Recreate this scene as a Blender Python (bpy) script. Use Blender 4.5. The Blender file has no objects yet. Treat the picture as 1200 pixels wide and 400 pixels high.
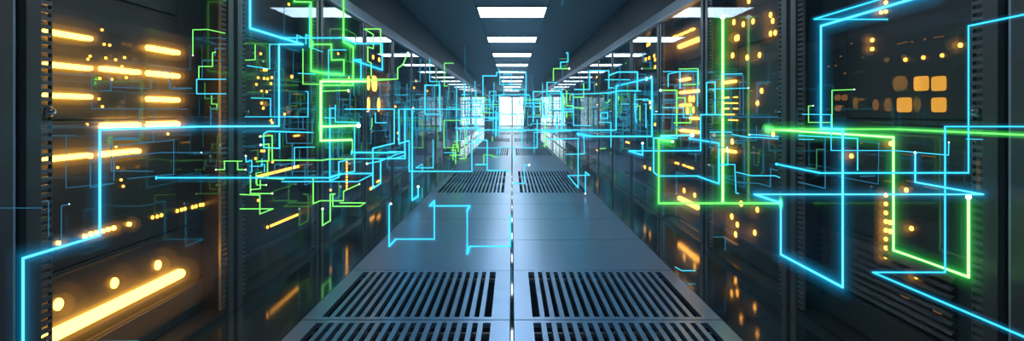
import bpy, bmesh, math, random
from mathutils import Vector, Matrix
C = bpy.context.scene
COL = C.collection

# ------------------------------------------------------------------ camera, world, exposure
F = 787.0                 # focal length in pixels of the 1200 wide frame
EYE = 1.2                 # eye height
VX, VY = 600.0, 131.0     # vanishing point
cam_d = bpy.data.cameras.new('camera'); cam = bpy.data.objects.new('camera', cam_d); COL.objects.link(cam)
cam.location = (0, 0, EYE); cam.rotation_euler = (math.pi/2, 0, 0)
cam_d.sensor_width = 36; cam_d.lens = F/1200*36; cam_d.shift_y = -69/1200
cam_d.clip_start = .02; cam_d.clip_end = 300
C.camera = cam
w = bpy.data.worlds.new('world'); C.world = w; w.use_nodes = True
w.node_tree.nodes['Background'].inputs[0].default_value = (.25, .45, .7, 1)
w.node_tree.nodes['Background'].inputs[1].default_value = 0.005
C.view_settings.view_transform = 'Standard'; C.view_settings.look = 'None'
C.view_settings.exposure = 0.0; C.view_settings.gamma = 1; C.view_settings.use_curve_mapping = False
C.cycles.use_denoising = True
C.cycles.max_bounces = 8; C.cycles.transparent_max_bounces = 48; C.cycles.volume_bounces = 0
C.cycles.glossy_bounces = 5; C.cycles.diffuse_bounces = 2; C.cycles.sample_clamp_indirect = 4
C.cycles.caustics_reflective = False
LAMP = 10.0                # ceiling panels
AMB = 1.0                 # amber lamps
HAZE = 0.010

# ------------------------------------------------------------------ materials
def mat(name, base=(.5,.5,.5), metal=0, rough=.5, emis=None, strength=0, coat=0, spec=.5, noise=None, bump=None):
    m = bpy.data.materials.new(name); m.use_nodes = True; nt = m.node_tree
    p = nt.nodes['Principled BSDF']
    p.inputs['Base Color'].default_value = (*base, 1); p.inputs['Metallic'].default_value = metal
    p.inputs['Roughness'].default_value = rough; p.inputs['Coat Weight'].default_value = coat
    p.inputs['Specular IOR Level'].default_value = spec
    if emis: p.inputs['Emission Color'].default_value = (*emis, 1); p.inputs['Emission Strength'].default_value = strength
    if noise:                       # (scale vector, amount): wear in colour and gloss
        tc = nt.nodes.new('ShaderNodeTexCoord'); mp = nt.nodes.new('ShaderNodeMapping'); nz = nt.nodes.new('ShaderNodeTexNoise')
        mp.inputs['Scale'].default_value = noise[0]; nz.inputs['Scale'].default_value = 1; nz.inputs['Detail'].default_value = 4
        nt.links.new(tc.outputs['Object'], mp.inputs[0]); nt.links.new(mp.outputs[0], nz.inputs['Vector'])
        mr = nt.nodes.new('ShaderNodeMapRange'); mr.inputs[3].default_value = rough - noise[1]; mr.inputs[4].default_value = rough + noise[1]
        nt.links.new(nz.outputs['Fac'], mr.inputs[0]); nt.links.new(mr.outputs[0], p.inputs['Roughness'])
        mx = nt.nodes.new('ShaderNodeMix'); mx.data_type = 'RGBA'
        mx.inputs[6].default_value = (*[c*.85 for c in base], 1); mx.inputs[7].default_value = (*[min(1, c*1.15) for c in base], 1)
        nt.links.new(nz.outputs['Fac'], mx.inputs[0]); nt.links.new(mx.outputs[2], p.inputs['Base Color'])
    if bump:                        # (direction, scale, distance)
        tc = nt.nodes.new('ShaderNodeTexCoord'); wv = nt.nodes.new('ShaderNodeTexWave'); wv.bands_direction = bump[0]
        wv.inputs['Scale'].default_value = bump[1]; bp = nt.nodes.new('ShaderNodeBump'); bp.inputs['Distance'].default_value = bump[2]
        bp.inputs['Strength'].default_value = .5
        nt.links.new(tc.outputs['Object'], wv.inputs['Vector']); nt.links.new(wv.outputs['Fac'], bp.inputs['Height']); nt.links.new(bp.outputs[0], p.inputs['Normal'])
    return m
def emat(name, col, s):
    m = bpy.data.materials.new(name); m.use_nodes = True; nt = m.node_tree; nt.nodes.clear()
    e = nt.nodes.new('ShaderNodeEmission'); e.inputs[0].default_value = (*col, 1); e.inputs[1].default_value = s
    o = nt.nodes.new('ShaderNodeOutputMaterial'); nt.links.new(e.outputs[0], o.inputs['Surface'])
    return m
def glassmat(name, tint, ior=1.22, rough=.02):
    m = bpy.data.materials.new(name); m.use_nodes = True; nt = m.node_tree; nt.nodes.clear()
    t = nt.nodes.new('ShaderNodeBsdfTransparent'); t.inputs[0].default_value = (*tint, 1)
    g = nt.nodes.new('ShaderNodeBsdfGlossy'); g.inputs['Roughness'].default_value = rough; g.inputs[0].default_value = (.85, .93, 1, 1)
    f = nt.nodes.new('ShaderNodeFresnel'); f.inputs[0].default_value = ior
    x = nt.nodes.new('ShaderNodeMixShader'); o = nt.nodes.new('ShaderNodeOutputMaterial')
    gm = nt.nodes.new('ShaderNodeNewGeometry'); iv = nt.nodes.new('ShaderNodeMath'); iv.operation = 'SUBTRACT'; iv.inputs[0].default_value = 1
    mu = nt.nodes.new('ShaderNodeMath'); mu.operation = 'MULTIPLY'      # the outer face mirrors, the inner face only lets through
    nt.links.new(gm.outputs['Backfacing'], iv.inputs[1]); nt.links.new(f.outputs[0], mu.inputs[0]); nt.links.new(iv.outputs[0], mu.inputs[1])
    nt.links.new(mu.outputs[0], x.inputs[0]); nt.links.new(t.outputs[0], x.inputs[1]); nt.links.new(g.outputs[0], x.inputs[2]); nt.links.new(x.outputs[0], o.inputs['Surface'])
    return m
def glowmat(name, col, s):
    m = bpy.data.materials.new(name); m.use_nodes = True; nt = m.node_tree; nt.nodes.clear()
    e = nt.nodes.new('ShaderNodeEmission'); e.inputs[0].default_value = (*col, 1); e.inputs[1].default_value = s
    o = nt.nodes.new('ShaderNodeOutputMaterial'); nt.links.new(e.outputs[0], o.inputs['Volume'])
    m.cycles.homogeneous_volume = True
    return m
M = {
 'walk':  mat('brushed_floor_panel', (.185,.305,.50), .85, .30, noise=((9, .6, 9), .05)),
 'dark':  mat('polished_dark_tile', (.012,.016,.02), 0, .09, spec=.8, noise=((3,3,3), .03)),
 'pit':   mat('underfloor_black', (.012,.014,.018), .0, .04, spec=.35),
 'ceil':  mat('ceiling_panel', (.052,.078,.12), .0, .5, bump=('Y', 3.2, .02)),
 'blank': mat('blanking_panel', (.007,.010,.014), 0, .55, spec=.15),
 'frame': mat('cabinet_frame_metal', (.070,.072,.076), .4, .38, noise=((4,4,30), .04)),
 'rail':  mat('cabinet_rail_metal', (.42,.50,.60), .4, .45),
 'plinth':mat('cabinet_plinth', (.014,.017,.02), 0, .22, spec=.25),
 'panel': mat('equipment_panel', (.036,.042,.044), .1, .5, noise=((2,2,6), .08)),
 'slot':  mat('vent_strip_metal', (.20,.20,.20), .5, .4),
 'bay':   mat('cabinet_inside', (.07,.07,.07), .6, .28),
 'louvre':mat('louvre_metal', (.045,.042,.04), .2, .5),
 'chrome':mat('chrome', (.8,.82,.85), 1, .1),
 'lframe':mat('lamp_frame', (.10,.12,.14), .4, .4),
 'wall':  mat('end_wall_paint', (.10,.13,.16), 0, .5),
 'glass': glassmat('tinted_glass_door', (.90,.92,.93)),
 'lamp':  emat('lamp_diffuser', (.62,.83,1), LAMP),
 'lite':  emat('backlit_frosted_glass', (.55,.86,1), 3.6),
 'amber': emat('amber_lamp', (1,.42,.042), 16*AMB),
 'amberb':emat('amber_block_lamp', (1,.42,.06), 6),
 'amber2':emat('amber_lamp_small', (1,.42,.05), 4.5*AMB),
 'amber3':emat('amber_lamp_square', (1,.45,.06), .95*AMB),
 'dim':   emat('dim_amber_lamp_and_lit_edge', (.6,.27,.09), .35),
 'white': emat('pale_lamp', (.75,.85,.8), .6),
 'green2':emat('small_green_lamp', (.1,.9,.2), .9),
}
HUES = {'c': ((.045,.62,.92), (.01,.46,.90)), 'b': ((.05,.30,.55), None), 'g': ((.22,1.0,.16), (.05,.9,.12)), 'd': ((.07,.33,.09), None)}
for k, s in (('c', 1.6), ('b', .62), ('g', 1.35), ('d', .8)):
    M['L'+k] = emat('light_line_' + {'c':'cyan','b':'pale_blue','g':'green','d':'dim_green'}[k], HUES[k][0], s)
M['Lc3'] = emat('light_line_bright_cyan', (.10,.74,1.0), 2.0)
M['Lg3'] = emat('light_line_bright_green', (.42,1.0,.30), 2.2)
M['tip'] = emat('white_light_tip', (.85,1,.95), 3)

# ------------------------------------------------------------------ mesh helpers
class MB:
    def __init__(s): s.v = []; s.f = []
    def box(s, x0, x1, y0, y1, z0, z1):
        if x0 > x1: x0, x1 = x1, x0
        n = len(s.v)
        s.v += [(x0,y0,z0),(x1,y0,z0),(x1,y1,z0),(x0,y1,z0),(x0,y0,z1),(x1,y0,z1),(x1,y1,z1),(x0,y1,z1)]
        s.f += [tuple(n+i for i in q) for q in ((0,3,2,1),(4,5,6,7),(0,1,5,4),(1,2,6,5),(2,3,7,6),(3,0,4,7))]
        return s
    def prism(s, pts, y0, y1):            # profile in x,z run along y
        n = len(s.v); k = len(pts)
        s.v += [(x, y0, z) for x, z in pts] + [(x, y1, z) for x, z in pts]
        s.f += [tuple(range(n+k-1, n-1, -1)), tuple(range(n+k, n+2*k))]
        s.f += [(n+i, n+(i+1) % k, n+k+(i+1) % k, n+k+i) for i in range(k)]
        return s
    def capsule(s, side, x, y0, y1, z0, z1, d=.014, n=6):   # rounded lamp lying on a cabinet panel, thickness d towards the aisle
        ry = (y1-y0)/2; rz = (z1-z0)/2; r = min(ry, rz); cy = (y0+y1)/2; cz = (z0+z1)/2
        ring = []
        for qx, qz, a0 in ((1,1,0),(-1,1,90),(-1,-1,180),(1,-1,270)):
            for i in range(n+1):
                a = math.radians(a0+90*i/n); ring.append((cy+qx*(ry-r)+r*math.cos(a), cz+qz*(rz-r)+r*math.sin(a)))
        k = len(ring); b = len(s.v)
        inn = [((y-cy)*(1-.35*min(1, .3*r/max(ry,1e-6)))+cy, (z-cz)*(1-.35*min(1, r/max(rz,1e-6)*.6))+cz) for y, z in ring]
        s.v += [(side*x, y, z) for y, z in ring] + [(side*(x-d*.7), y, z) for y, z in ring] + [(side*(x-d), y, z) for y, z in inn]
        for L in (0, k):
            s.f += [(b+L+i, b+L+(i+1) % k, b+L+k+(i+1) % k, b+L+k+i) for i in range(k)]
        s.f += [tuple(b+2*k+i for i in range(k)), tuple(b+i for i in range(k-1, -1, -1))]
        return s
    def mesh(s, name, m, smooth=False):
        me = bpy.data.meshes.new(name); me.from_pydata(s.v, [], s.f); me.materials.append(m)
        bm = bmesh.new(); bm.from_mesh(me); bmesh.ops.recalc_face_normals(bm, faces=bm.faces); bm.to_mesh(me); bm.free()
        if smooth: me.polygons.foreach_set('use_smooth', [True]*len(me.polygons))
        me.update(); return me
    def build(s, name, m, parent=None, bevel=0, smooth=False):
        o = bpy.data.objects.new(name, s.mesh(name, m, smooth)); COL.objects.link(o)
        if parent: o.parent = parent
        if bevel:
            b = o.modifiers.new('bevel', 'BEVEL'); b.width = bevel; b.segments = 2; b.limit_method = 'ANGLE'
        return o
def tag(o, label=None, cat=None, group=None, kind=None):
    if label: o['label'] = label
    if cat: o['category'] = cat
    if group: o['group'] = group
    if kind: o['kind'] = kind
    return o
def root(name, loc, label, cat, group=None):
    o = bpy.data.objects.new(name, None); COL.objects.link(o); o.location = loc; o.empty_display_size = .1
    return tag(o, label, cat, group)
def kids(o): return [c for c in COL.objects if c.parent == o]
def copy_thing(o, loc, label):
    c = o.copy(); COL.objects.link(c); c.location = loc; c['label'] = label
    for ch in KID[o]:
        d = ch.copy(); COL.objects.link(d); d.parent = c
        for g in KID.get(ch, ()):
            e = g.copy(); COL.objects.link(e); e.parent = d
    return c
KID = {}
ORD = ['first','second','third','fourth','fifth','sixth','seventh','eighth','ninth','tenth','eleventh','twelfth','thirteenth','fourteenth','fifteenth',
       'sixteenth','seventeenth','eighteenth','nineteenth','twentieth','twenty-first','twenty-second','twenty-third','twenty-fourth','twenty-fifth',
       'twenty-sixth','twenty-seventh','twenty-eighth','twenty-ninth','thirtieth','thirty-first','thirty-second']

# ------------------------------------------------------------------ the setting
WF = 1.67      # cabinet glass plane
WE = 1.84      # equipment plane behind the glass
WALK = 1.21    # half width of the walkway
T = 1.209      # floor panel pitch
H = 2.88       # ceiling
END = 55.5
GR0 = 1.45     # first grille group starts here; three grille rows, four plain rows
b = MB()
for s in (-1, 1):
    y = GR0 - 3*T
    while y < END:
        b.box(s*(WALK+.006), s*2.9, y+.004, y+T-.004, -.04, 0); y += T
tag(b.build('floor', M['dark']), kind='structure')
b = MB(); b.box(-2.9, 2.9, -3, END, -.62, -.6)
tag(b.build('floor_subfloor', M['pit']), kind='structure')
b = MB(); rows = []
k = -3
while GR0 + k*T < END:
    y = GR0 + k*T; y1 = min(y+T, END)
    if k >= 0 and k % 7 < 3 and y1-y > 1: rows.append(y)
    else:
        for s in (-1, 1): b.box(s*.013, s*WALK, y+.007, y1-.007, -.035, 0)
    k += 1
tag(b.build('floor_walkway', M['walk'], bevel=.0015), kind='structure')
b = MB()
for s in (-1, 1): b.box(s*.587, s*1.78, -3, END, H, H+.08)
b.box(-.575, .575, -3, END, H+.012, H+.08)
lamps_y = [10.75 + 4.28*i for i in range(-3, 11)]
tag(b.build('ceiling', M['ceil']), kind='structure')
for s, nm in ((-1, 'wall_left'), (1, 'wall_right')):
    b = MB(); b.box(s*1.73, s*1.80, -3, END, 2.30, H)
    tag(b.build(nm, M['blank']), kind='structure')
b = MB()                                   # end wall with two openings
b.box(-2.9, -1.06, END, END+.2, 0, H); b.box(.96, 2.9, END, END+.2, 0, H); b.box(-1.06, .96, END, END+.2, 2.47, H); b.box(-.03, .05, END, END+.2, 0, 2.47)
tag(b.build('wall_end', M['wall']), kind='structure')
for i, (x0, x1) in enumerate(((-1.06, -.03), (.05, .96))):
    d = MB().box(x0+.015, x1-.015, END+.05, END+.09, .02, 2.45).build('door_%d' % (i+1), M['lite']); tag(d, kind='structure')
    m = MB().box(x0+.015, x1-.015, END+.03, END+.05, 1.02, 1.07)
    for zz in (.02, 2.41): m.box(x0+.015, x1-.015, END+.03, END+.05, zz, zz+.04)
    m.build('door_rail', M['frame'], d)
    MB().box(x1-.12 if i == 0 else x0+.10, x1-.10 if i == 0 else x0+.12, END-.01, END+.03, .9, 1.3).build('door_handle', M['chrome'], d)

# haze that fills the room: real, thin, even
if HAZE > 0:
    b = MB().box(-1.63, 1.63, 1.0, END-.05, .01, H-.02)
    hz = b.build('room_haze', M['bay'])
    m = bpy.data.materials.new('thin_haze'); m.use_nodes = True; nt = m.node_tree; nt.nodes.clear()
    v = nt.nodes.new('ShaderNodeVolumeScatter'); v.inputs['Color'].default_value = (.30,.65,1,1); v.inputs['Density'].default_value = HAZE; v.inputs['Anisotropy'].default_value = .35
    o = nt.nodes.new('ShaderNodeOutputMaterial'); nt.links.new(v.outputs[0], o.inputs['Volume']); m.cycles.homogeneous_volume = True
    hz.data.materials.clear(); hz.data.materials.append(m); tag(hz, 'thin blue haze filling the aisle between the cabinets', 'haze', kind='stuff')

# ------------------------------------------------------------------ ceiling lamps
def make_lamp():
    r = root('ceiling_light', (0,0,H), '', 'ceiling light', 'square light panels along the ceiling')
    f = MB(); a, c = .574, .60
    f.box(-a, a, 0, .02, -.008, .03); f.box(-a, a, 2*c-.02, 2*c, -.008, .03); f.box(-a, -a+.02, .02, 2*c-.02, -.008, .03); f.box(a-.02, a, .02, 2*c-.02, -.008, .03)
    KID[r] = [f.build('frame', M['lframe'], r), MB().box(-a+.02, a-.02, .02, 2*c-.02, -.002, .02).build('diffuser', M['lamp'], r)]
    return r
lamp0 = make_lamp()
for i, y in enumerate(lamps_y):
    if i < 2: lab = ['white ceiling light panel overhead, just in front of the viewpoint', 'white ceiling light panel just above the top of the view'][i-1] if i else 'white ceiling light panel behind the viewpoint'
    elif i == 2: lab = 'white ceiling light panel nearest overhead, out of the top of the view'
    else: lab = '%s bright white light panel in view along the ceiling, counted from the near end' % ORD[i-3]
    if i == 0: lamp0.location = (0, y, H); lamp0['label'] = lab
    else: copy_thing(lamp0, (0, y, H), lab)

# ------------------------------------------------------------------ floor grilles
def make_grille(s):
    r = root('floor_grille', (0,0,0), '', 'floor grille', 'slotted metal grille panels in the walkway')
    b = MB(); x0, x1 = .013, WALK; y0, y1 = .007, T-.007
    a0, a1, n = .10*1.2, .925*1.2, 17; p = (a1-a0)/n
    b.box(s*x0, s*a0, y0, y1, -.03, 0); b.box(s*a1, s*x1, y0, y1, -.03, 0)
    b.box(s*a0, s*a1, y0, .055, -.03, 0); b.box(s*a0, s*a1, T-.055, y1, -.03, 0)
    for i in range(n-1):
        c = a0 + (i+1)*p; b.box(s*(c-p*.24), s*(c+p*.24), .055, T-.055, -.03, 0)
    g = b.build('slotted_plate', M['walk'], r)
    KID[r] = [g] + [MB().box(s*a0, s*a1, yy-.012, yy+.012, -.055, -.031).build('cross_bar', M['frame'], r) for yy in (.13, T-.135)]
    return r
gr = {s: make_grille(s) for s in (-1, 1)}; used = set()
for i, y in enumerate(rows):
    for s in (-1, 1):
        grp = ['nearest','second','third','fourth','fifth','sixth','seventh'][i//3]
        row = ['near','middle','far'][i % 3]
        lab = 'slotted steel floor grille, %s row of the %s grille band, %s of the centre seam' % (row, grp, 'left' if s < 0 else 'right')
        if s in used: copy_thing(gr[s], (0, y, 0), lab)
        else: gr[s].location = (0, y, 0); gr[s]['label'] = lab; used.add(s)

# ------------------------------------------------------------------ server cabinets
PIT = 1.78
def make_cabinet(s):
    r = root('server_cabinet', (s*WF, 0, 0), '', 'server cabinet', 'glass-fronted server cabinets along both sides')
    k = []; hy = PIT/2
    B = MB; d = WE-WF
    b = B(); b.box(s*(d+.03), s*.95, -hy+.03, hy-.03, .02, 2.26)                    # deep core behind the panels
    for q in (-1, 1): b.box(s*.035, s*(d+.03), q*(hy-.05), q*(hy-.03), .02, 2.26)   # cheeks
    b.box(s*.035, s*(d+.03), -hy+.05, hy-.05, 2.2, 2.26); b.box(s*.035, s*(d+.03), -hy+.05, hy-.05, .004, .02)
    k.append(b.build('body', M['bay'], r))
    for (ya, yb, za, zb) in ((-.83,.83,.03,.208), (-.83,.83,.224,.55), (-.83,.52,.558,1.16), (-.83,.52,1.168,1.72), (-.83,.52,1.728,2.19), (.53,.83,.558,2.19)):
        p = B(); p.box(s*d, s*(d+.03), ya, yb, za, zb)
        p.box(s*(d-.006), s*d, ya+.02, yb-.02, zb-.022, zb-.014)
        k.append(p.build('equipment_panel', M['panel'], r, bevel=.003))
    for q in (-1, 1): k.append(B().box(0, s*.035, q*(hy-.03), q*(hy-.105), .0, 2.2).build('frame_post', M['frame'], r, bevel=.003))
    k.append(B().box(s*.03, s*.05, -hy+.001, -hy+.02, 0, 2.2).build('seam_strip', M['rail'], r))
    k.append(B().prism([(0,2.2),(-s*.03,2.205),(-s*.03,2.215),(s*.045,2.365),(s*.05,2.365),(s*.05,2.2)], -hy+.006, hy-.006).build('top_rail', M['rail'], r))
    pl = B(); pl.box(s*.002, s*.03, -hy+.105, hy-.105, .0, .032); pl.box(s*-.004, s*.002, -hy+.105, hy-.105, .0, .010)
    k.append(pl.build('plinth', M['plinth'], r, bevel=.002))
    for q in (-1, 1):
        v = B(); a, c = q*(hy-.105), q*(hy-.178)
        y0, y1 = min(a, c), max(a, c); z = .05
        while z < 2.18: v.box(s*.012, s*.026, y0, y1, z, z+.0145); z += .029
        v.box(s*.012, s*.026, (y1-.004) if q < 0 else y0, y1 if q < 0 else y0+.004, .05, 2.18)
        k.append(v.build('side_vent', M['slot'], r))
    k.append(B().box(s*.002, s*.008, -hy+.105, hy-.105, .034, 2.195).build('glass_door', M['glass'], r))
    # round lock near the near edge of the door
    bm = bmesh.new(); bmesh.ops.create_cone(bm, segments=20, radius1=.021, radius2=.015, depth=.022, cap_ends=True, matrix=Matrix.Translation((-s*.006, -hy+.14, 1.2)) @ Matrix.Rotation(-s*math.pi/2, 4, 'Y'))
    bmesh.ops.create_uvsphere(bm, u_segments=12, v_segments=8, radius=.009, matrix=Matrix.Translation((-s*.018, -hy+.14, 1.2)))
    me = bpy.data.meshes.new('lock'); bm.to_mesh(me); bm.free(); me.materials.append(M['chrome'])
    o = bpy.data.objects.new('lock', me); COL.objects.link(o); o.parent = r; k.append(o)
    KID[r] = k
    return r
CAB = {}
look = {(-1,0): 'with long amber light bars behind its glass', (1,0): 'with four square amber lamps behind its glass',
        (-1,1): 'with two dotted amber strips behind its glass', (1,1): 'with scattered upright amber lamps', (-1,2): 'with an upright row of amber dots',
        (1,2): 'with thick slanting amber bars', (-1,3): 'with bright upright amber bars', (1,3): 'with small scattered amber lamps'}
NC = 31
for s in (-1, 1):
    first = None
    for n in range(-1, NC-1):
        y = 2.28 + PIT*n + PIT/2
        side = 'left' if s < 0 else 'right'
        if n < 0: lab = 'dark cabinet beside the viewpoint on the %s, cut off by the picture edge' % side
        else: lab = '%s glass server cabinet on the %s %s' % (ORD[n], side, look.get((s,n), 'counted from the near end'))
        if first is None: first = make_cabinet(s); first.location.y = y; first['label'] = lab; c = first
        else: c = copy_thing(first, (s*WF, y, 0), lab)
        CAB[s, n] = c
# slatted lower grille inside the near right cabinet
c = CAB[1,0]; v = MB(); z = .24
while z < .52: v.prism([(WE-WF-.03, z), (WE-WF-.001, z+.016), (WE-WF-.001, z+.026)], -.40, .80); z += .036
v.build('louvre_grille', M['louvre'], c)

# ---- lamps on the equipment panels (pixel of the photograph -> point on the equipment plane)
def onpanel(x, y):
    s = 1 if x > VX else -1
    Y = WE*F/abs(x-VX); return s, Y, EYE - (y-VY)*Y/F
def cab_of(s, Y): return CAB[s, max(-1, min(NC-2, int(math.floor((Y-2.28)/PIT))))]
LIM = {}; AMBER = []
def lamp(name, s, y0, y1, z0, z1, m, d=.014):
    c = cab_of(s, (y0+y1)/2); k = LIM.get(c.name, 0)
    LIM[c.name] = k+1
    cy = c.location.y
    y0 = max(y0, cy-.83); y1 = min(y1, cy+.83)
    if y1 - y0 < .002: return
    o = MB().capsule(s, WE-WF-.0005, y0-cy, y1-cy, z0, z1, d).build(name, M[m], c)
    if m in ('amber', 'amberb'):
        AMBER.append((o, s, y0-cy, y1-cy, z0, z1))
    return o
def bar(xa, ya, xb, yb, tp, m='amber', name='light_bar'):
    if m == 'amber' and xa > 250: m = 'amberb'
    s, Ya, Za = onpanel(xa, ya); _, Yb, Zb = onpanel(xb, yb)
    if Ya > Yb: Ya, Yb, Za, Zb = Yb, Ya, Zb, Za
    z = (Za+Zb)/2; h = tp*(Ya+Yb)/2/F/2
    return lamp(name, s, Ya, Yb, z-h, z+h, m, .03 if m[:5] == 'amber' and m != 'amber2' else .014)
def dot(x, y, hp=3, wp=None, m='amber2', name='indicator_light', round_=False):
    if m == 'amber' and x > 250: m = 'amberb'
    s, Y, Z = onpanel(x, y); h = hp*Y/F/2
    hy = h if round_ else ((wp or hp*.45) * Y*Y/(WE*F))/2
    return lamp(name, s, Y-hy, Y+hy, Z-h, Z+h, m, .008 if m != 'amber' else .012)
# near left cabinet
for xa,ya,xb,yb in ((49,37,101,45),(49,76,101,79.5),(49,112,101,113.5),(49,186,101,183),(115,80.5,158,84.5),(115,147,158,146),(115,181,158,177),
                    (170,56,204,61.5),(170,86,204,89),(170,116.5,204,117),(170,145.5,204,145)):
    bar(xa,ya,xb,yb,5.6); dot(xb+3.6, yb+.4, 5, 2.6, 'amber')
bar(48,394,211,323,12)
for x,y,h in ((67,357,14),(133,332,12),(184,311,11)): dot(x,y,h,m='amber',round_=True)
for x,y in ((98,277),(105,274.5),(112,273),(119,271),(125.5,269),(132,267.5),(150,263),(67,285)): dot(x,y,5,m='amber',round_=True)
for x,y in ((178,255),(183.5,254),(188.5,252.5),(207,247.5),(212,246),(216,245),(225,243),(229,242),(234,240.5),(237.5,240)): dot(x,y,4.4,m='amber2',round_=True)
for x,y in ((118.5,35),(121,52),(127.5,53),(104.5,66),(102,69.5),(123,68),(134.5,70),(145,67.5),(142,78),(116,92),(130,93),(147,91),(115,116),(119,125),(101,146),(135,172),(137,196.5),(141,211),(143.5,218.5),(196,157)): dot(x,y,3,1.6,'amber2')
# second left cabinet
for i in range(24):
    t = i/23; dot(302+48*t, 207-12*t, 3.4, 1.3, 'amber2', 'strip_light')
dot(313,266.5,3.5,1.6)
for i in range(17):
    t = i/16; dot(317+31*t, 265-13*t, 3, 1.1, 'amber2', 'strip_light')
dot(365,114.5,10,4,'amber','block_light'); 
for y in (110,114,118): dot(369,y,2.5,1.4)
for x,y in ((305,63),(309,82),(311.5,82),(302,91),(309,92),(313,92.5),(300,99),(317,98),(306,107),(312,107.5),(318,91),(306,121),(308,127),(317,141),(333,134),(318.5,144),(309,177),(306,177),(299,186),(319,190),(302,235),(338,5)): dot(x,y,3,1.6)
dot(341.5,90,4,2); bar(343,110,352,110.5,1.6,'dim'); bar(344,159.5,352,158.5,2,'amber2'); dot(308,72,2,1.5,'white')
# third and fourth left cabinets
for i in range(11): dot(406, 187+3.45*i, 2.4, 1.5, 'amber2', 'strip_light')
for x,y in ((402,41),(396,63),(409,91),(387,223),(408,107),(413,232)): dot(x,y,2.6,1.4)
for x,ya,yb,wd in ((431.5,89,106,3),(438.5,89,107,6),(431.5,114,131,3),(445,115,131,6),(457,114,128,2)): dot(x,(ya+yb)/2,yb-ya,wd,'amberb' if wd > 2 else 'amber2','light_bar')
for x,y in ((437,67),(444,70)): dot(x,y,5,2)
bar(441,213.5,449,209.5,2.2,'amber2'); bar(433,221.5,438,219.5,3,'amber2')
# farther left
for x,y in ((487.5,95),(494,99.5),(485,103),(484,127),(463,125),(466,156),(467,163)): dot(x,y,2.6,1.6)
bar(511,95.5,517,97,3,'amber2'); bar(500,96.5,504,97,1.8,'dim'); dot(502.5,126,10,2,'amber2','light_bar'); dot(529.5,116.5,8,2.6,'amber','light_bar'); dot(531.5,128,9,2.6,'amber2','light_bar')
bar(511,121,516,121,1.8,'amber2'); bar(511,178,517,175.5,3,'amber2'); bar(512,159,517,158.5,1.6,'amber2'); bar(502,178.5,509,178.8,1.4,'amber2')
# near right cabinet
for x,y in ((1080.5,98),(1101,98),(1060.5,123),(1101,123)):
    s,Y,Z = onpanel(x,y); h = 8.6*Y/F; hy = 8.2*Y*Y/(WE*F); cc = cab_of(s,Y)
    q = MB(); pts = []
    for a in range(0, 360, 15):
        ca, sa = math.cos(math.radians(a)), math.sin(math.radians(a)); f = (abs(ca)**8+abs(sa)**8)**(-1/8)
        pts.append((Y-cc.location.y+hy*ca*f, Z+h*sa*f))
    n = len(pts); X0 = WE-WF-.0005
    q.v = [(X0, *p) for p in pts] + [(X0-.006, *p) for p in pts]
    q.f = [tuple(range(n)), tuple(range(2*n-1, n-1, -1))] + [(i,(i+1)%n,n+(i+1)%n,n+i) for i in range(n)]
    q.build('square_light', M['amber3'], cc)
for x,y in ((1062,70),(1083,67.5),(1105,65)): dot(x,y,4.5,3,'amber2')
dot(1126.5,53,5.5,m='amber',round_=True)
for x,y in ((1023,47),(1023,57.5),(1039,3),(1039,13.5),(1033.5,14.5)): dot(x,y,4.4,3,'amber')
for i in range(8): dot(1039, 229+10.3*i, 5, 3, 'amber', 'strip_light')
for x,y in ((1044,261),(1044,271.5),(998.5,183),(1045,168.5),(1063,223),(1069,268),(1075,324.5)): dot(x,y,5.5,3.4,'amber')
for x,y in ((943.5,61.5),(944.5,73),(948,73),(945.5,85),(943,179.5),(944.5,191.5),(943.5,104),(943.5,127)): dot(x,y,3,1.6)
for x,y,a,c in ((982.5,114.5,7,6),(990.5,114.5,7,6),(982.5,127,7,6),(1027,123,13,6)): dot(x,y,a,c,'dim','square_light')
for x0,y0,x1,y1,n in ((1054,51.5,1064,49.5,5),(1097,44,1106,42.5,4),(1060,180.5,1070,182,5),(1082,182.5,1096,184,6),(1064,212,1075,214,5),(1085,219,1100,222,6)):
    for i in range(n): dot(x0+(x1-x0)*i/(n-1), y0+(y1-y0)*i/(n-1), 1.3, .9, 'dim')
for x,y in ((999,51),(986,66),(972,78),(980,77),(991,86),(1070,49),(1085,46)): dot(x,y,1.8,1.1,'dim')
for x,y in ((1062,347),(1100,365)): dot(x,y,10,10,'dim','square_light')
# second right cabinet
for x,y in ((860.5,26),(871.5,28.5),(883,25),(878,1),(903.5,17.5),(906,24.5),(903.5,39.5),(909,38.5),(859,65),(876,67.5),(890.5,64.5),(893,106.5),(888,121),(858.5,166),(869,239),(888,246),(858,254),(864.5,263.5),(885,273),(862.5,275),(906.5,157.5)): dot(x,y,6.5,2.6,'amber')
dot(864,44.5,7,5,'amber','square_light')
bar(850,97.3,864,95,2.8,'amber'); bar(850,176,864,178.5,3,'amber'); bar(882,71,890,69.5,1.2,'dim'); bar(882,179,890,180,1.2,'dim')
for x0,x1,y in ((850,855,114.5),(861,865,114),(850,855,121),(857,861,121),(862,865,121),(850,855,127.5),(861,865,127.5),(850,855,134.3),(856,861,134.3),(855,860,140.8),(861,865,141)): bar(x0,y,x1,y,1.5,'amber2')
bar(849,278,865,287,1.4,'dim')  # no lamp: amber light on the panel's bottom edge, imitated by a glowing strip
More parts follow.
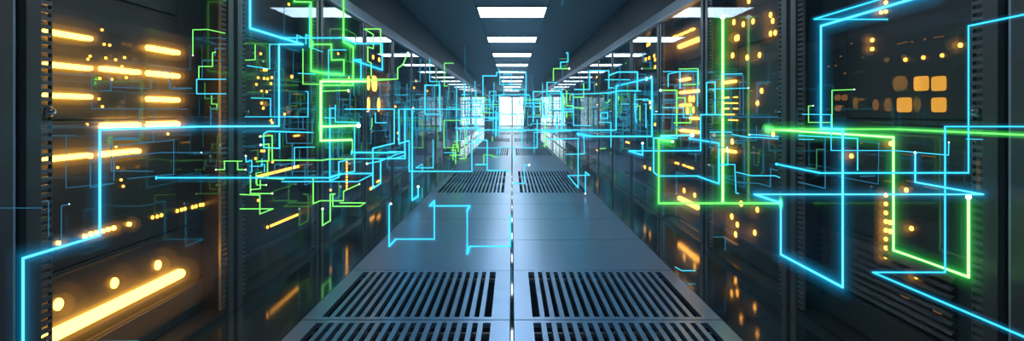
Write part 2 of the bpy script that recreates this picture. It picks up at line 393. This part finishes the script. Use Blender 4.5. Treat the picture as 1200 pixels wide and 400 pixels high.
# third right cabinet
bar(797,54.3,821,46.5,5); bar(797,231.5,820,244.5,5)
for xa,ya,xb,yb in ((791,43.5,795,42),(798,41,802,39.5),(804,38.5,808,36.8),(810,36,815,33.6)): bar(xa,ya,xb,yb,1.9,'amber')
for xa,ya,xb,yb,t in ((799,94,810,92.3,3),(799,108.3,810,107.8,3),(811,107.6,821,106.2,3),(799,123.5,811,123.3,3),(811,138.5,820,139,3),(799,153,809,154,3),(811,154.3,820,155.3,3.4)): bar(xa,ya,xb,yb,t,'amber')
for x,y,h,wd in ((809,116,8,3),(813,116,8,2.4),(806,130,8,3),(813,129,8,2)): dot(x,y,h,wd,'amber','light_bar')
for x,y in ((802,223.5),(814.5,229)): dot(x,y,5.5,2.2,'amber')
for xa,ya,xb,yb in ((792,191,796,192),(801,193.7,804,194.5),(806,195.6,813,197.5)): bar(xa,ya,xb,yb,2.2,'amber2')
bar(797,258,820,272,1.3,'dim')  # glowing strip standing in for the lit bottom edge of the equipment
# fourth right cabinet and beyond
for x,y in ((762,35),(759,53),(761.5,51.5),(753,67),(757,69.5),(761,68),(767,65.5),(768,70),(754,78.5),(768,78.5),(753,90),(758,92.5),(763.5,91),(763,126),(768,146),(756,196),(762,198),(752.5,206),(762,120)): dot(x,y,4,1.8)
for y in (110,123,130,137): bar(750,y,755,y,1.4,'white')
for x,y,h in ((726,121,6),(725,129,7),(728,128,6)): dot(x,y,h,2.2,'amber','light_bar')
for xa,ya,xb,yb in ((734,166.5,738,167.7),(751,158.8,754,158),): bar(xa,ya,xb,yb,2.2,'amber2')
for x,y in ((694.5,91),(699.5,90.5),(694.5,97.5),(699,99),(694,106),(697,106),(696,92.5),(729,173),(752,153)): dot(x,y,2.4,1.3)
for x,y,h,m in ((677,116,7,'amber'),(677,127,9,'amber'),(693,129,9,'amber2'),(703,122,6,'amber2')): dot(x,y,h,2,m,'light_bar')
# scattered indicators in the farther cabinets
rnd = random.Random(4)
for s in (-1, 1):
    for n in list(range(4, 16)):
        for j in range(7):
            Y = 2.28+PIT*n+rnd.uniform(.2, 1.5); Z = rnd.choice([.4,.7,.9,1.1,1.3,1.35,1.6,1.8,2.0])+rnd.uniform(-.05,.05)
            hw = rnd.choice([.03,.05,.2]); lamp('indicator_light', s, Y, Y+hw*1.6, Z, Z+.03, rnd.choice(['amber2','amber2','white','green2','amber2']), .008)

# ------------------------------------------------------------------ floating light lines
# every line is a polyline in the aisle, some dim blue ones standing for glass reflections: upright runs, level runs across, and runs along the aisle
def trace(col, wd, pts, z=None, radial=()):
    vp = Vector((VX, VY)); zs = [1.0]
    for i in range(1, len(pts)):
        a, b_ = Vector(pts[i-1]), Vector(pts[i]); d = b_-a; v = vp-a; zz = zs[-1]
        if abs(d.x) > 2.2 and abs(d.y) > 1.4 or i in radial:
            cr = abs(d.x*v.y-d.y*v.x)/(d.length*v.length+1e-9)
            if (cr < .16 and abs(d.x) > 2.2 and (b_-vp).length > 5) or i in radial:
                zz = zs[-1]*v.length/(b_-vp).length
        zs.append(zz)
    lim = 1e9
    for (x, y), q in zip(pts, zs):
        if x != VX: lim = min(lim, 1.60*F/abs(x-VX)/q)
        if y > VY: lim = min(lim, (EYE-.03)*F/(y-VY)/q)
        if y < VY: lim = min(lim, (H-EYE-.05)*F/(VY-y)/q)
    k = min(lim*.985, z if z else 1e9, 46/max(zs))
    return [Vector(((x-VX)*q*k/F, q*k, EYE-(y-VY)*q*k/F)) for (x, y), q in zip(pts, zs)], k
def tube(name, P, r, m, parent=None, n=6, miter=True):
    V = []; Fc = []; prev = None
    P = [p for i, p in enumerate(P) if i == 0 or (p-P[i-1]).length > 1e-4]
    for i, p in enumerate(P):
        a = (P[i]-P[i-1]).normalized() if i else (P[1]-P[0]).normalized()
        b_ = (P[i+1]-P[i]).normalized() if i < len(P)-1 else a
        t = a+b_
        if t.length < .3: t = (a - b_).cross(Vector((.3,.2,1))).cross(a-b_); t = b_
        t.normalize(); sc = 1/max(.55, t.dot(a)) if i and i < len(P)-1 else 1
        if prev is None:
            u = t.cross(Vector((0,0,1))); u = u if u.length > .2 else t.cross(Vector((1,0,0)))
        else: u = prev - t*prev.dot(t)
        if u.length < .05: u = t.cross(Vector((0,1,.1)))
        u.normalize(); prev = u; w_ = t.cross(u)
        # stretch across the bend so that the runs keep their thickness
        ax = (b_-a); ax = ax.normalized() if ax.length > 1e-3 else None
        for k in range(n):
            an = 2*math.pi*k/n; d = u*math.cos(an)+w_*math.sin(an)
            if ax and miter: d = d + ax*(d.dot(ax)*(sc-1))
            V.append(p+d*r)
    L = len(P)
    for i in range(L-1):
        for k in range(n): Fc.append((i*n+k, i*n+(k+1) % n, (i+1)*n+(k+1) % n, (i+1)*n+k))
    Fc.append(tuple(range(n-1, -1, -1))); Fc.append(tuple((L-1)*n+k for k in range(n)))
    me = bpy.data.meshes.new(name); me.from_pydata([tuple(v) for v in V], [], Fc); me.materials.append(m); me.update()
    o = bpy.data.objects.new(name, me); COL.objects.link(o)
    if parent: o.parent = parent
    return o
USED = {}
def line(col, wd, pts, z=None, tips=(), label=None, group=None, radial=(), halo=None):
    P, k = trace(col, wd, pts, z, radial)
    r = .5*wd*k/F*(.82 if wd >= 3 else .76)
    thick = wd >= 3
    o = tube('light_line', P, r, M['L'+col+('3' if thick and col in 'cg' else '')])
    for t in tips:
        bm = bmesh.new(); bmesh.ops.create_uvsphere(bm, u_segments=12, v_segments=8, radius=r*(1.55 if not thick else 2.0), matrix=Matrix.Translation(P[t]))
        me = bpy.data.meshes.new('light_tip'); bm.to_mesh(me); bm.free(); me.materials.append(M['tip'])
        d = bpy.data.objects.new('light_tip', me); COL.objects.link(d); d.parent = o; d['label'] = 'white glowing end point'
    tag(o, label or auto(col, wd, pts), 'light line', group or {'c':'bright cyan light lines','b':'pale blue light lines','g':'green light lines','d':'dim green light lines'}[col])
    return o, P, r
def auto(col, wd, pts, fine=None):
    xs = [p[0] for p in pts]; ys = [p[1] for p in pts]; cx = sum(xs)/len(xs); cy = (max(ys)+min(ys))/2
    name = {'c':'cyan','b':'blue','g':'green','d':'dim green'}[col]
    wdt = 'thick' if wd >= 3 else 'thin' if wd < 1.5 else 'slim'
    nc = len(pts)-2
    shp = 'straight' if nc == 0 else {1:'one-corner', 2:'two-corner', 3:'three-corner', 4:'four-corner'}.get(nc, 'many-corner')
    dx, dy = max(xs)-min(xs), max(ys)-min(ys)
    asp = 'upright' if dy > 1.6*dx else 'level' if dx > 2.5*dy else 'stepped'
    if abs(cx-600) < 90: where = 'over the far aisle, %s of centre' % ('left' if cx < 600 else 'right')
    else:
        n = max(0, int((1314/abs(cx-600)-2.28)//1.78)); where = 'before the %s %s cabinet' % (ORD[min(n, 9)], 'left' if cx < 600 else 'right')
    if fine is not None: wdt = 'fine'; where = 'beside the %s %s cabinet' % (ORD[min(28, max(0, int((fine-2.28)//PIT)))], 'left' if cx < 600 else 'right')
    ht = 'near the floor' if cy > 235 else 'below eye height' if cy > 165 else 'at eye height' if cy > 112 else 'above eye height' if cy > 60 else 'near the top'
    lab = '%s %s %s %s light line %s, %s' % (wdt, name, asp, shp, ht, where)
    USED.setdefault(lab, []).append((dx+dy, len(USED.get(lab, ()))))
    return lab
def halo(res, col, k=4.2, amt=.2):  # nested emitting shells added round a line to imitate its bloom
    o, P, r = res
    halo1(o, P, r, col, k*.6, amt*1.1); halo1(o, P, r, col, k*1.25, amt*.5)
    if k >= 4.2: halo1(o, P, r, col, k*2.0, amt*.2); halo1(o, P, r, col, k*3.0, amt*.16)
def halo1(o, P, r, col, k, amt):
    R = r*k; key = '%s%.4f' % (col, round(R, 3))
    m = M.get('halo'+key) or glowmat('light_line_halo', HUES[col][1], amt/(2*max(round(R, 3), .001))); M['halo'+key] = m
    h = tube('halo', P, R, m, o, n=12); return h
c, b_, g, d = 'cbgd'
# -- big foreground lines
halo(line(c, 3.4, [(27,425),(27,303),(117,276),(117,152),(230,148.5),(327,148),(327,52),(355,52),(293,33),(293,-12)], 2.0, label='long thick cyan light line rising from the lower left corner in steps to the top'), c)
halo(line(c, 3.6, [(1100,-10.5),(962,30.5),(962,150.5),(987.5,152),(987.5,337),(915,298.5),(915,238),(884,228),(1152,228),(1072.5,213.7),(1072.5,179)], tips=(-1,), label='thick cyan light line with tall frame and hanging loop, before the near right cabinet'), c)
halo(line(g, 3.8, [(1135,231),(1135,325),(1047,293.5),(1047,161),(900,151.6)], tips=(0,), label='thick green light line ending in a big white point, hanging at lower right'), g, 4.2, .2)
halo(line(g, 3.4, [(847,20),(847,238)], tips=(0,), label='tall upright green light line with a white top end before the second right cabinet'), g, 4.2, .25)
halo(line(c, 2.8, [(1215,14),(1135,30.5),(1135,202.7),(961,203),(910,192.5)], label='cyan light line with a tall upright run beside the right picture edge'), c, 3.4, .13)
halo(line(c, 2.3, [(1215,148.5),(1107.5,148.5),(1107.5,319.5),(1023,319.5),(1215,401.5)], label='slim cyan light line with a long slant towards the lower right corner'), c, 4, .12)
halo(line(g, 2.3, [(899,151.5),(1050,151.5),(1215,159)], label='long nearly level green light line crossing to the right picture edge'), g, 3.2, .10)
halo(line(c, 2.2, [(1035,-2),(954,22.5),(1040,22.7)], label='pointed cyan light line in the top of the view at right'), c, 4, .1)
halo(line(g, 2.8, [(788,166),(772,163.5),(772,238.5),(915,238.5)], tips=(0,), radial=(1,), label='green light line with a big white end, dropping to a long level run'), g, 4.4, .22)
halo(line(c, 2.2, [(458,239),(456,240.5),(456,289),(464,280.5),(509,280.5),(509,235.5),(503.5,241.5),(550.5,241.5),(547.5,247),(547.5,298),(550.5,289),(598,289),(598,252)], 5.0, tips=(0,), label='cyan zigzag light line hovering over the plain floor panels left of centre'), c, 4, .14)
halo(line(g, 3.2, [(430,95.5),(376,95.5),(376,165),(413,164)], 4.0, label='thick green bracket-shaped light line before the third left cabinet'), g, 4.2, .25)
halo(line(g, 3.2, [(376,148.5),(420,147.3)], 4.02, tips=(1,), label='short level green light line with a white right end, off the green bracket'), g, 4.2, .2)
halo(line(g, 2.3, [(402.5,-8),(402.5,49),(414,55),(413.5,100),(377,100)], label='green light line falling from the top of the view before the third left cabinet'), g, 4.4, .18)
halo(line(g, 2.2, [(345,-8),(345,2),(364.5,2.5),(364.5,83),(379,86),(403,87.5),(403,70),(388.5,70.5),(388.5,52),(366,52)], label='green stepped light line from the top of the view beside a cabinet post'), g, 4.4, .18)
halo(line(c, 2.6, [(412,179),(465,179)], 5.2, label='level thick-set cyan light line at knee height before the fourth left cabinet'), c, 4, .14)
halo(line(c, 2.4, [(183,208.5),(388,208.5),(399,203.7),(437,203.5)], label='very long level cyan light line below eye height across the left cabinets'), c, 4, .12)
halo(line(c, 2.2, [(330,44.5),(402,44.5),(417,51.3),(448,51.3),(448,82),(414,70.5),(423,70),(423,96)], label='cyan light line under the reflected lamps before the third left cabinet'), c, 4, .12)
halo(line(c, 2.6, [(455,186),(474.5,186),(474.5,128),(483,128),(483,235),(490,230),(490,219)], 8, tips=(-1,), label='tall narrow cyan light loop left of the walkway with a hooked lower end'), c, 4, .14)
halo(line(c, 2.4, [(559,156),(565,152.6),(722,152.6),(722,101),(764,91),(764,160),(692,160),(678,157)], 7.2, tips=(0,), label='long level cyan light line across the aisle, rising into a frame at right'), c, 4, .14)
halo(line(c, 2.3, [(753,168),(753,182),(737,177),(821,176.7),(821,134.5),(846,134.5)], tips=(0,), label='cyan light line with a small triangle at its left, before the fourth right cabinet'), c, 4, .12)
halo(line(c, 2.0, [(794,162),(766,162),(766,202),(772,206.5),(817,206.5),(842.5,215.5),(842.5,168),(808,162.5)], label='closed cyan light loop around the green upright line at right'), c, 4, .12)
line(c, 4, [(112,402),(162,401.5)], 2.4, label='thick level cyan light line grazing the bottom edge of the picture at lower left')
# emitting shells added round the amber lamps to imitate bloom
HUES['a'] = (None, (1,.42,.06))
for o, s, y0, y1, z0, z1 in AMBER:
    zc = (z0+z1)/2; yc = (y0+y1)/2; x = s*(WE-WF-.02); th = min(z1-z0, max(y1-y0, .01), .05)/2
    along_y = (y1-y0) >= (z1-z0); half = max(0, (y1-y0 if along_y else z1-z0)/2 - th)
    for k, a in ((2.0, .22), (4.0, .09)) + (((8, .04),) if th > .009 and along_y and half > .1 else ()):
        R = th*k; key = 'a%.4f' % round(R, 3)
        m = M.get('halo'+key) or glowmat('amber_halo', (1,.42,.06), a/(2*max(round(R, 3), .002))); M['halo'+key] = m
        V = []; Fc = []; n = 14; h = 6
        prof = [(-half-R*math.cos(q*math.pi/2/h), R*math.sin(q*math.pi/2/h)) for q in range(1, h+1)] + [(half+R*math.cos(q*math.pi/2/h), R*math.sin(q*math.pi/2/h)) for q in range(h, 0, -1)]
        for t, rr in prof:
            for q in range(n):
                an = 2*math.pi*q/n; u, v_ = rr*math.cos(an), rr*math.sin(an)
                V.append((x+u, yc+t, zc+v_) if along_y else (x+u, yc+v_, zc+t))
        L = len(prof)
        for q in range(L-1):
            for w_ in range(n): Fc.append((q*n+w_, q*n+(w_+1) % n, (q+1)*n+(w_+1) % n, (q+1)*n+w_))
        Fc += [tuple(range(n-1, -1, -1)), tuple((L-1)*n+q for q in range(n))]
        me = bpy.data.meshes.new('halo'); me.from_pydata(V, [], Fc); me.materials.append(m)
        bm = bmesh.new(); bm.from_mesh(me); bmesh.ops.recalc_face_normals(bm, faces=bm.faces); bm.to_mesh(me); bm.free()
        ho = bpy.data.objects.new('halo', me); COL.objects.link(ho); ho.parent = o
# -- others before the left cabinets; near dim blue ones imitate reflections in the glass
for a in (
 (b_,1.1,[(-10,244),(50,244)]), (b_,1.2,[(50,236),(57,236),(57,278)]), (b_,1.4,[(81,239.5),(72,241.5),(72,287)],(0,)), (b_,.9,[(65,280),(100,280)]),
 (b_,.9,[(62,159),(89,159)]), (b_,.9,[(77.5,159),(77.5,220.5),(131,215)]), (b_,1.3,[(134,215),(106,220),(106,174),(165,168),(203.7,164.5),(203.7,204.5),(150,209.5)]),
 (b_,1.3,[(165,163),(130.5,163.5),(130.5,200.5),(180,201)]), (b_,2.4,[(135,161.8),(160,162)]), (b_,1.6,[(133.5,212),(133.5,185),(187,179),(236,179)],(-1,)),
 (b_,1.1,[(65,86),(107.5,88.5),(107.5,127.5),(220,128)]), (b_,1.0,[(163,128),(163,167),(180,166.5),(180,129)]), (b_,1.2,[(117,106.5),(130,106.5),(130,90)]),
 (b_,1.1,[(132,102),(177,104),(177,83),(200,83)]), (b_,2.0,[(199,84),(199,103.5),(225,103.5)]), (g,1.4,[(226,65),(226,35),(243,34.5),(264,39)],(0,)),
 (g,1.5,[(253,61),(249,62),(249,78),(233,78),(233,92)]), (c,1.5,[(265,93),(230.5,93),(230.5,110),(265,110)]), (b_,1.3,[(237,92),(237,71),(262,71)]),
 (d,1.4,[(240,97),(240,115.5),(251,116)]), (b_,1.6,[(247,147),(247,127),(255,127)]), (g,1.1,[(248,112),(248,122),(254,122),(254,129)]), (d,1.4,[(246,124),(247,128),(255.5,128),(255.5,110),(264,110)]),
 (b_,1.3,[(264,57),(252,57),(252,66)]),
 (g,2.0,[(305,160),(319,159),(319,188),(378,188),(386,186.6),(414,186.5)],(0,)), (g,2.2,[(305.5,170),(315,169),(315,188.5),(300,189.5)],(0,)), (d,1.2,[(294,177),(302,176),(302,200)]),
 (g,1.6,[(262,189),(284,189)]), (g,1.6,[(278.5,189),(278.5,199),(288,199)],(-1,)), (c,1.8,[(288,183),(288.5,190),(295,188),(295,201),(293,203)],(0,)),
 (g,1.5,[(253,199),(263,199),(263,189)],(0,)), (g,1.8,[(313.5,188),(313.5,209),(333,210)]), (g,1.8,[(293.5,205),(293.5,227),(319,227)],(-1,)), (g,1.5,[(301,205),(301,217),(312,217)],(-1,)),
 (g,1.6,[(294,222.5),(305,221.5),(305,211)],(0,)), (g,1.8,[(281,228),(304.5,229),(304.5,251),(320,245),(281,245)]), (g,1.2,[(307,202),(300,203),(300,216)]), (c,1.4,[(293,195),(307,195),(307,186)]),
 (c,1.5,[(348,51),(348,41),(357,45)]), (c,1.8,[(358.5,52),(358.5,40.5),(367,44.5)]), (c,1.4,[(362.5,5),(362.5,55),(378,61)]), (g,1.5,[(355,57),(355,98.5),(377,99)]),
 (d,2.0,[(285,51),(316,51.5)]), (g,1.4,[(299,52),(299,70),(287,70.5)]), (c,1.4,[(355,52),(316,52),(316,81),(290,77)]), (c,1.4,[(349,86),(370,87)]), (b_,1.6,[(328,84),(321.5,84),(321.5,147)]),
 (c,1.4,[(294,115),(317,115.5),(317,137)]), (d,1.3,[(290,108),(308,108),(308,119)]), (c,1.4,[(287,137),(361,137),(361,108),(358,107)]), (b_,1.6,[(333,137),(333,151),(358,151.5)]), (b_,1.4,[(355,137),(355,151)]),
 (c,2.0,[(367,155.5),(314,154),(309,157),(309,173),(327.5,174),(327.5,156)]), (b_,1.6,[(335,155),(336,168),(366,168),(366,138)]), (c,1.4,[(345,198),(345,173),(369,172.5)]), (b_,1.4,[(351,175),(351,190)]),
 (b_,1.8,[(342.5,168),(342.5,206)]), (c,1.3,[(305,193),(310,193),(310,202)]), (b_,1.7,[(357.5,195),(357.5,217),(368,213),(380,212)]), (b_,1.5,[(322,205),(322,193),(343,192)]), (c,1.8,[(330,213),(420,213),(437,204.3)]),
 (c,2.2,[(393,127),(386.5,127),(386.5,212),(397,208),(397,190),(413,186.3),(465,186)]), (g,2.0,[(376,107),(408,106)],(1,)), (g,1.9,[(367,209),(367,239),(375,235.5),(402.5,235.5),(402.5,224.5),(421,216)],(-1,)),
 (g,2.2,[(378,245),(378,264.5),(387,259),(387,228),(393,227.5)],(0,)), (g,1.8,[(390,228),(390,242),(422,242),(428,238),(398,238)]), (d,1.6,[(397,212),(397,237)]), (c,2.1,[(415.5,148),(415.5,201),(388,207)]),
 (c,2.1,[(404,128),(462,128),(462,168),(437,174),(437,221),(446,215),(446,186)]), (g,2.0,[(400,97.5),(466,92.5),(466,80),(472,76),(478,62)],(-1,)), (g,1.6,[(377,93),(456,92.8)]), (g,1.9,[(427,34),(437.5,40.5),(437.5,57),(431,55),(431,72),(435,74),(435,90)]), (g,1.8,[(427,34),(446,34),(446,64)]),
 (c,1.4,[(385,58.5),(385,96),(378,96)]), (c,1.6,[(385,58.5),(406,58.5)]), (b_,1.8,[(396,88.5),(380,88.5)]), (b_,1.6,[(397.5,89),(397.5,135),(393,136)]), (d,1.4,[(405,62),(405,72),(411,72)]), (b_,1.5,[(446,118),(446,100),(458,100)]),
 (c,1.6,[(380,138),(392,138.5)]), (c,1.7,[(393,123),(393,143),(422,143.5)]), (b_,1.5,[(398,138),(414,140),(414,146)]), (b_,1.5,[(434,130),(434,148),(437,153)]), (c,1.6,[(440,132),(440,144),(453,144)]), (b_,1.6,[(446,153),(454,153),(454,132)]),
 (g,1.2,[(436,138),(436,148),(434,152)]), (b_,1.6,[(398,150),(398,155),(388,155.5)]), (g,1.6,[(413,165),(413,178)]), (d,1.2,[(402,170),(402,178)]), (b_,1.8,[(457,145),(457,175)]),
 (c,2.1,[(430,192),(446,189),(465,181),(473,179)],(0,)), (c,2.1,[(462,186),(475,182),(475,178),(455,178)]),
): line(a[0], a[1], a[2], tips=a[3] if len(a) > 3 else ())
# -- centre, hanging over the far aisle
for a in (
 (c,2.4,[(467.5,128),(467.5,168.5),(479.5,165),(479.5,201),(553,201),(553,164.5),(571,164.5),(571,200),(598,200.5)],7.5),
 (c,1.8,[(467.5,128),(558,128.3),(558,150)],9), (c,2.1,[(498,134),(498,100),(515.5,100),(515.5,134)],9.6), (c,1.8,[(498,134),(516,134),(516,154)],9.4), (b_,1.5,[(507,96),(507,118)],9.5),
 (b_,1.6,[(523,105),(523,176)],12), (c,1.5,[(535,98),(535,167)],14), (b_,1.8,[(510,153),(488,153),(488,171)],9), (c,1.3,[(533,150),(556,150),(556,138)],16), (c,1.7,[(551,100),(544.5,100),(544.5,117),(575,117)],18),
 (b_,1.2,[(545,54),(545,85),(551,91),(551,150)],9), (c,1.9,[(566,113),(566,89),(582,89),(582,84.8),(616.5,84.5),(616.5,121),(640,121)],12), (c,1.4,[(584,81),(585.7,82),(585.7,99),(612,99.5)],14),
 (c,2.0,[(640,163.5),(677.5,162.5),(677.5,220.5),(665.5,206),(691,205.5),(686,201.5),(686,227)],8.4,(-1,)), (c,1.6,[(663,181),(685,180.5),(684,158),(697,160)],9),
 (c,2.0,[(673,105),(691,105),(691,83),(713.5,83),(713.5,104)],8.5), (c,2.2,[(713.5,88.5),(724,84.5),(747,84.5),(747,106.5),(726,106.5),(714,109),(672,110.5),(672,147),(693,147.5)],8), (c,1.6,[(709,93.5),(738,93.5)],8), (b_,1.7,[(720,80),(726.5,77),(726.5,101)],8),
 (b_,1.6,[(744,81),(744,98)],7.6), (c,1.7,[(713.5,103),(720,103)],8.3), (c,2.0,[(625,143),(625,107.5),(657,107.5),(659,128),(672,128)],13), (c,2.0,[(611.5,137),(611.5,173.5),(629.5,173.5),(629.5,140)],14), (c,2.0,[(620,193.5),(614.5,194),(614.5,215),(600.5,215.5)],10.5,(0,)),
 (b_,1.4,[(618,130),(618,168),(640,167.5)],16), (c,2.4,[(557,193),(571,193)],9.5), (g,1.3,[(567,193),(567,181.5),(577,182),(577,184),(584,184)],12), (c,1.5,[(585.5,182),(585.5,172.5),(604,172.5),(604,190)],12), (g,1.4,[(577,160),(577,166)],17),
 (g,1.5,[(531,188),(531,170),(537,170),(537,178)],11), (g,1.4,[(527,182),(540,182),(540,174)],11.4), (g,1.6,[(534,192),(534,176),(529,176)],11.8), (g,1.4,[(538,186),(546,186),(546,180)],12), (d,1.5,[(524,186),(536,186.2)],11), (c,1.3,[(520,179),(533,179),(533,184)],12.4), (g,1.3,[(532,166),(535,166),(535,173)],12.8), (d,1.6,[(540,190),(549,190),(549,185)],11.6),
 (b_,1.4,[(660,-4),(658,7)],7), (c,2.0,[(663,62),(665.5,62),(665.5,72.5),(657,73),(657,80)],12), (d,1.6,[(655,69),(664,69)],12), (g,1.8,[(648.5,95),(648.5,80.5),(667,80.5)],12,(-1,)), (d,1.5,[(665,72),(664,77.5),(656,78)],12.4), (b_,1.4,[(659,80),(659,92)],12),
 (c,2.2,[(540,138),(586,138)],17), (c,1.6,[(618,137),(660,137)],17), (c,1.4,[(578,113),(578,157)],22), (c,2.0,[(585,112),(585,160)],20), (c,1.6,[(585,111),(620,111)],20), (c,1.6,[(641,96),(641,116),(625,116)],16), (c,2.0,[(658,108),(658,152),(671,152.5)],13),
 (g,2.0,[(660,110),(660,131),(664,131),(664,138)],14), (g,1.7,[(664,106),(664,124),(671,124),(671,126),(685,127)],14), (g,1.6,[(684,98),(684,114),(672,114)],12), (g,1.3,[(668,118),(668,112),(672,110)],15), (c,1.5,[(652,117),(652,158)],18), (g,1.4,[(645,112),(645,142)],19),
 (b_,1.6,[(640,144),(672,144)],15), (c,1.5,[(656,131),(671,131.5)],15), (c,1.6,[(704,133),(704,139),(712,139),(712,132),(704,132.6)],11), (c,1.5,[(702,143.5),(716,143.5),(716,173)],11), (g,1.4,[(703,174.5),(710,174)],11), (g,1.2,[(710,121),(713,120),(715,116)],11),
 (c,1.4,[(728,122),(737,122)],10), (b_,1.7,[(732,126),(735,126),(735,148)],10), (g,1.3,[(725,112),(725,118)],10), (c,1.5,[(742,122),(747,122),(745,130),(745,142)],9.4), (c,1.6,[(736,106.5),(751,106.5)],8.6), (b_,1.5,[(746,90),(746,105)],8.6),
): line(a[0], a[1], a[2], a[3], tips=a[4] if len(a) > 4 else ())
# -- right side
for a in (
 (c,1.6,[(765,134),(812,134.3)]), (b_,1.7,[(846,137),(912,137.3)]), (c,1.5,[(744,116.8),(751,116.5),(760,116)]), (c,1.6,[(744,110),(744,130),(746,144)]), (c,1.6,[(753,118),(766,118)]), (c,1.7,[(755,122),(757,122),(757,150)]), (g,1.2,[(743,125),(750,124),(750,142)]),
 (g,2.4,[(774,106),(793,106),(793,157)],(0,)), (g,2.0,[(793,114.5),(803,115),(803,124),(809.5,124),(809.5,144),(789.5,144)]), (g,1.4,[(776,126),(784,126.5)]), (c,1.4,[(777,126),(801,126.5),(801,138),(810,138)]), (b_,1.7,[(777,118),(793,118)]),
 (b_,1.6,[(788,127),(788,150),(795,150)]), (b_,1.6,[(791,148.5),(814,148.5)]), (b_,1.6,[(797,138),(797,165)]), (c,1.3,[(777,84),(797,84)]), (c,1.7,[(783,102),(783,87),(797,84),(797,104)]), (g,1.4,[(795,81),(818,80.5),(819,100)]), (c,1.6,[(797,83.7),(817.5,83.3),(817.5,125)]),
 (g,1.6,[(801,99.5),(816,99)]), (b_,1.4,[(798,112),(820,111)]), (c,3.0,[(774,159.5),(811,158.5)],(-1,)), (c,2.0,[(828,135),(828,97),(838,96),(838,135)]), (c,1.6,[(845,87),(870,86.5)]), (b_,1.6,[(850,89),(871,88.5),(871,135)]), (c,1.4,[(831,104.5),(877,103.3)],(1,)),
 (b_,1.6,[(832,117.5),(858,117)]), (b_,1.4,[(887,133),(887,98),(902,96.5)]), (b_,1.3,[(886.5,148),(886.5,165),(858,164.5)]), (c,1.5,[(832,155),(858,155)]), (b_,1.5,[(832,155),(832,173),(852,173)],(-1,)), (b_,1.7,[(850,156),(853,157),(853,173)]),
 (c,1.6,[(878,158),(890,158.2),(912,160.5)],(0,)), (c,1.4,[(858,157.5),(875,161),(890,161.2),(912,163)]), (c,1.4,[(853,173),(853,193.5),(844,194)]), (c,1.5,[(845,192.5),(861,193),(862.5,226.5),(866,227)]), (c,1.4,[(863,202),(880.5,206),(909,206.2),(914,208.5)]),
 (b_,1.5,[(862,214),(888,215),(903,219),(903,198),(911,200)]), (c,1.8,[(910,192.5),(961,202.5)]), (c,1.3,[(940,134),(974,134.5),(974,176.5),(1050,176.7),(1111.5,182),(1112,167)],(-1,)), (g,1.4,[(1001,105),(975,106),(975,150)],(0,)), (g,1.3,[(953,124),(947.5,124.5),(947.5,143.5),(974,143.7)],(0,)),
 (c,1.8,[(936,159),(1005,162.5),(1005,200)]), (c,1.2,[(936,163.5),(954,163.5)]), (b_,1.5,[(967,160),(967,221),(936,213.5)]), (d,1.3,[(967,175.5),(957,175),(957,198),(945,197)]), (b_,1.1,[(1006,165),(1030,168),(1029,216),(983,207)]), (c,1.1,[(1132,163),(1152,163.5)]),
 (b_,1.3,[(1008,207),(1025,206.5)]), (g,1.2,[(897,151),(905,152)]), (c,1.3,[(791,313),(799,317.5),(815,317.5)]), (b_,1.2,[(836,278),(850,278),(850,294)]),  # closing blue line stands for lines reflected low on the cabinet
): line(a[0], a[1], a[2], tips=a[3] if len(a) > 3 else ())
# -- fine tangle deep in the aisle
rnd = random.Random(11)
for i in range(95):
    col = rnd.choice('ccccbbbbg'); Y = rnd.uniform(11, 36)
    X = rnd.choice((-1, 1))*rnd.uniform(.35, 1.5); Z = EYE + rnd.uniform(-.55, .55)
    P = [Vector((X, Y, Z))]; ax = rnd.choice('xz')
    for j in range(rnd.randint(2, 4)):
        p = P[-1].copy(); st = rnd.uniform(.12, .6)*rnd.choice((-1, 1))
        if ax == 'x': p.x = max(-1.58, min(1.58, p.x+st)); ax = rnd.choice('zzy')
        elif ax == 'z': p.z = max(.15, min(2.4, p.z+st)); ax = rnd.choice('xxy')
        else: p.y += abs(st)*2; ax = 'z'
        if (p-P[-1]).length > .05: P.append(p)
    if len(P) < 2: continue
    o = tube('light_line', P, .0045+Y*.00035, M['L'+col]); 
    nm = {'c':'cyan','b':'blue','g':'green'}[col]
    pp = [(VX+p.x*F/p.y, VY-(p.z-EYE)*F/p.y) for p in P]
    tag(o, auto(col, 1, pp, Y), 'light line', 'fine %s light lines in the far tangle' % nm)
for k_, n_ in USED.items():                       # look-alikes are told apart by their size
    if len(n_) > 1:
        same = [o for o in COL.objects if o.get('label') == k_]
        order = sorted(range(len(same)), key=lambda i: -n_[i][0])
        wd = {2:['larger','smaller'], 3:['largest','middle-sized','smallest']}.get(len(same), ['largest','second-largest','third-largest','small','smaller','smallest','tiniest'])
        for q, i in enumerate(order): same[i]['label'] = wd[min(q, len(wd)-1)] + ' ' + k_.split(' ', 1)[1]

for o in COL.objects:
    if o.get('label') and len(o['label'].replace(',', '').split()) > 16: o['label'] = o['label'].replace('second-largest ', 'second largest ').replace('slim ', '').replace('light line', 'line')
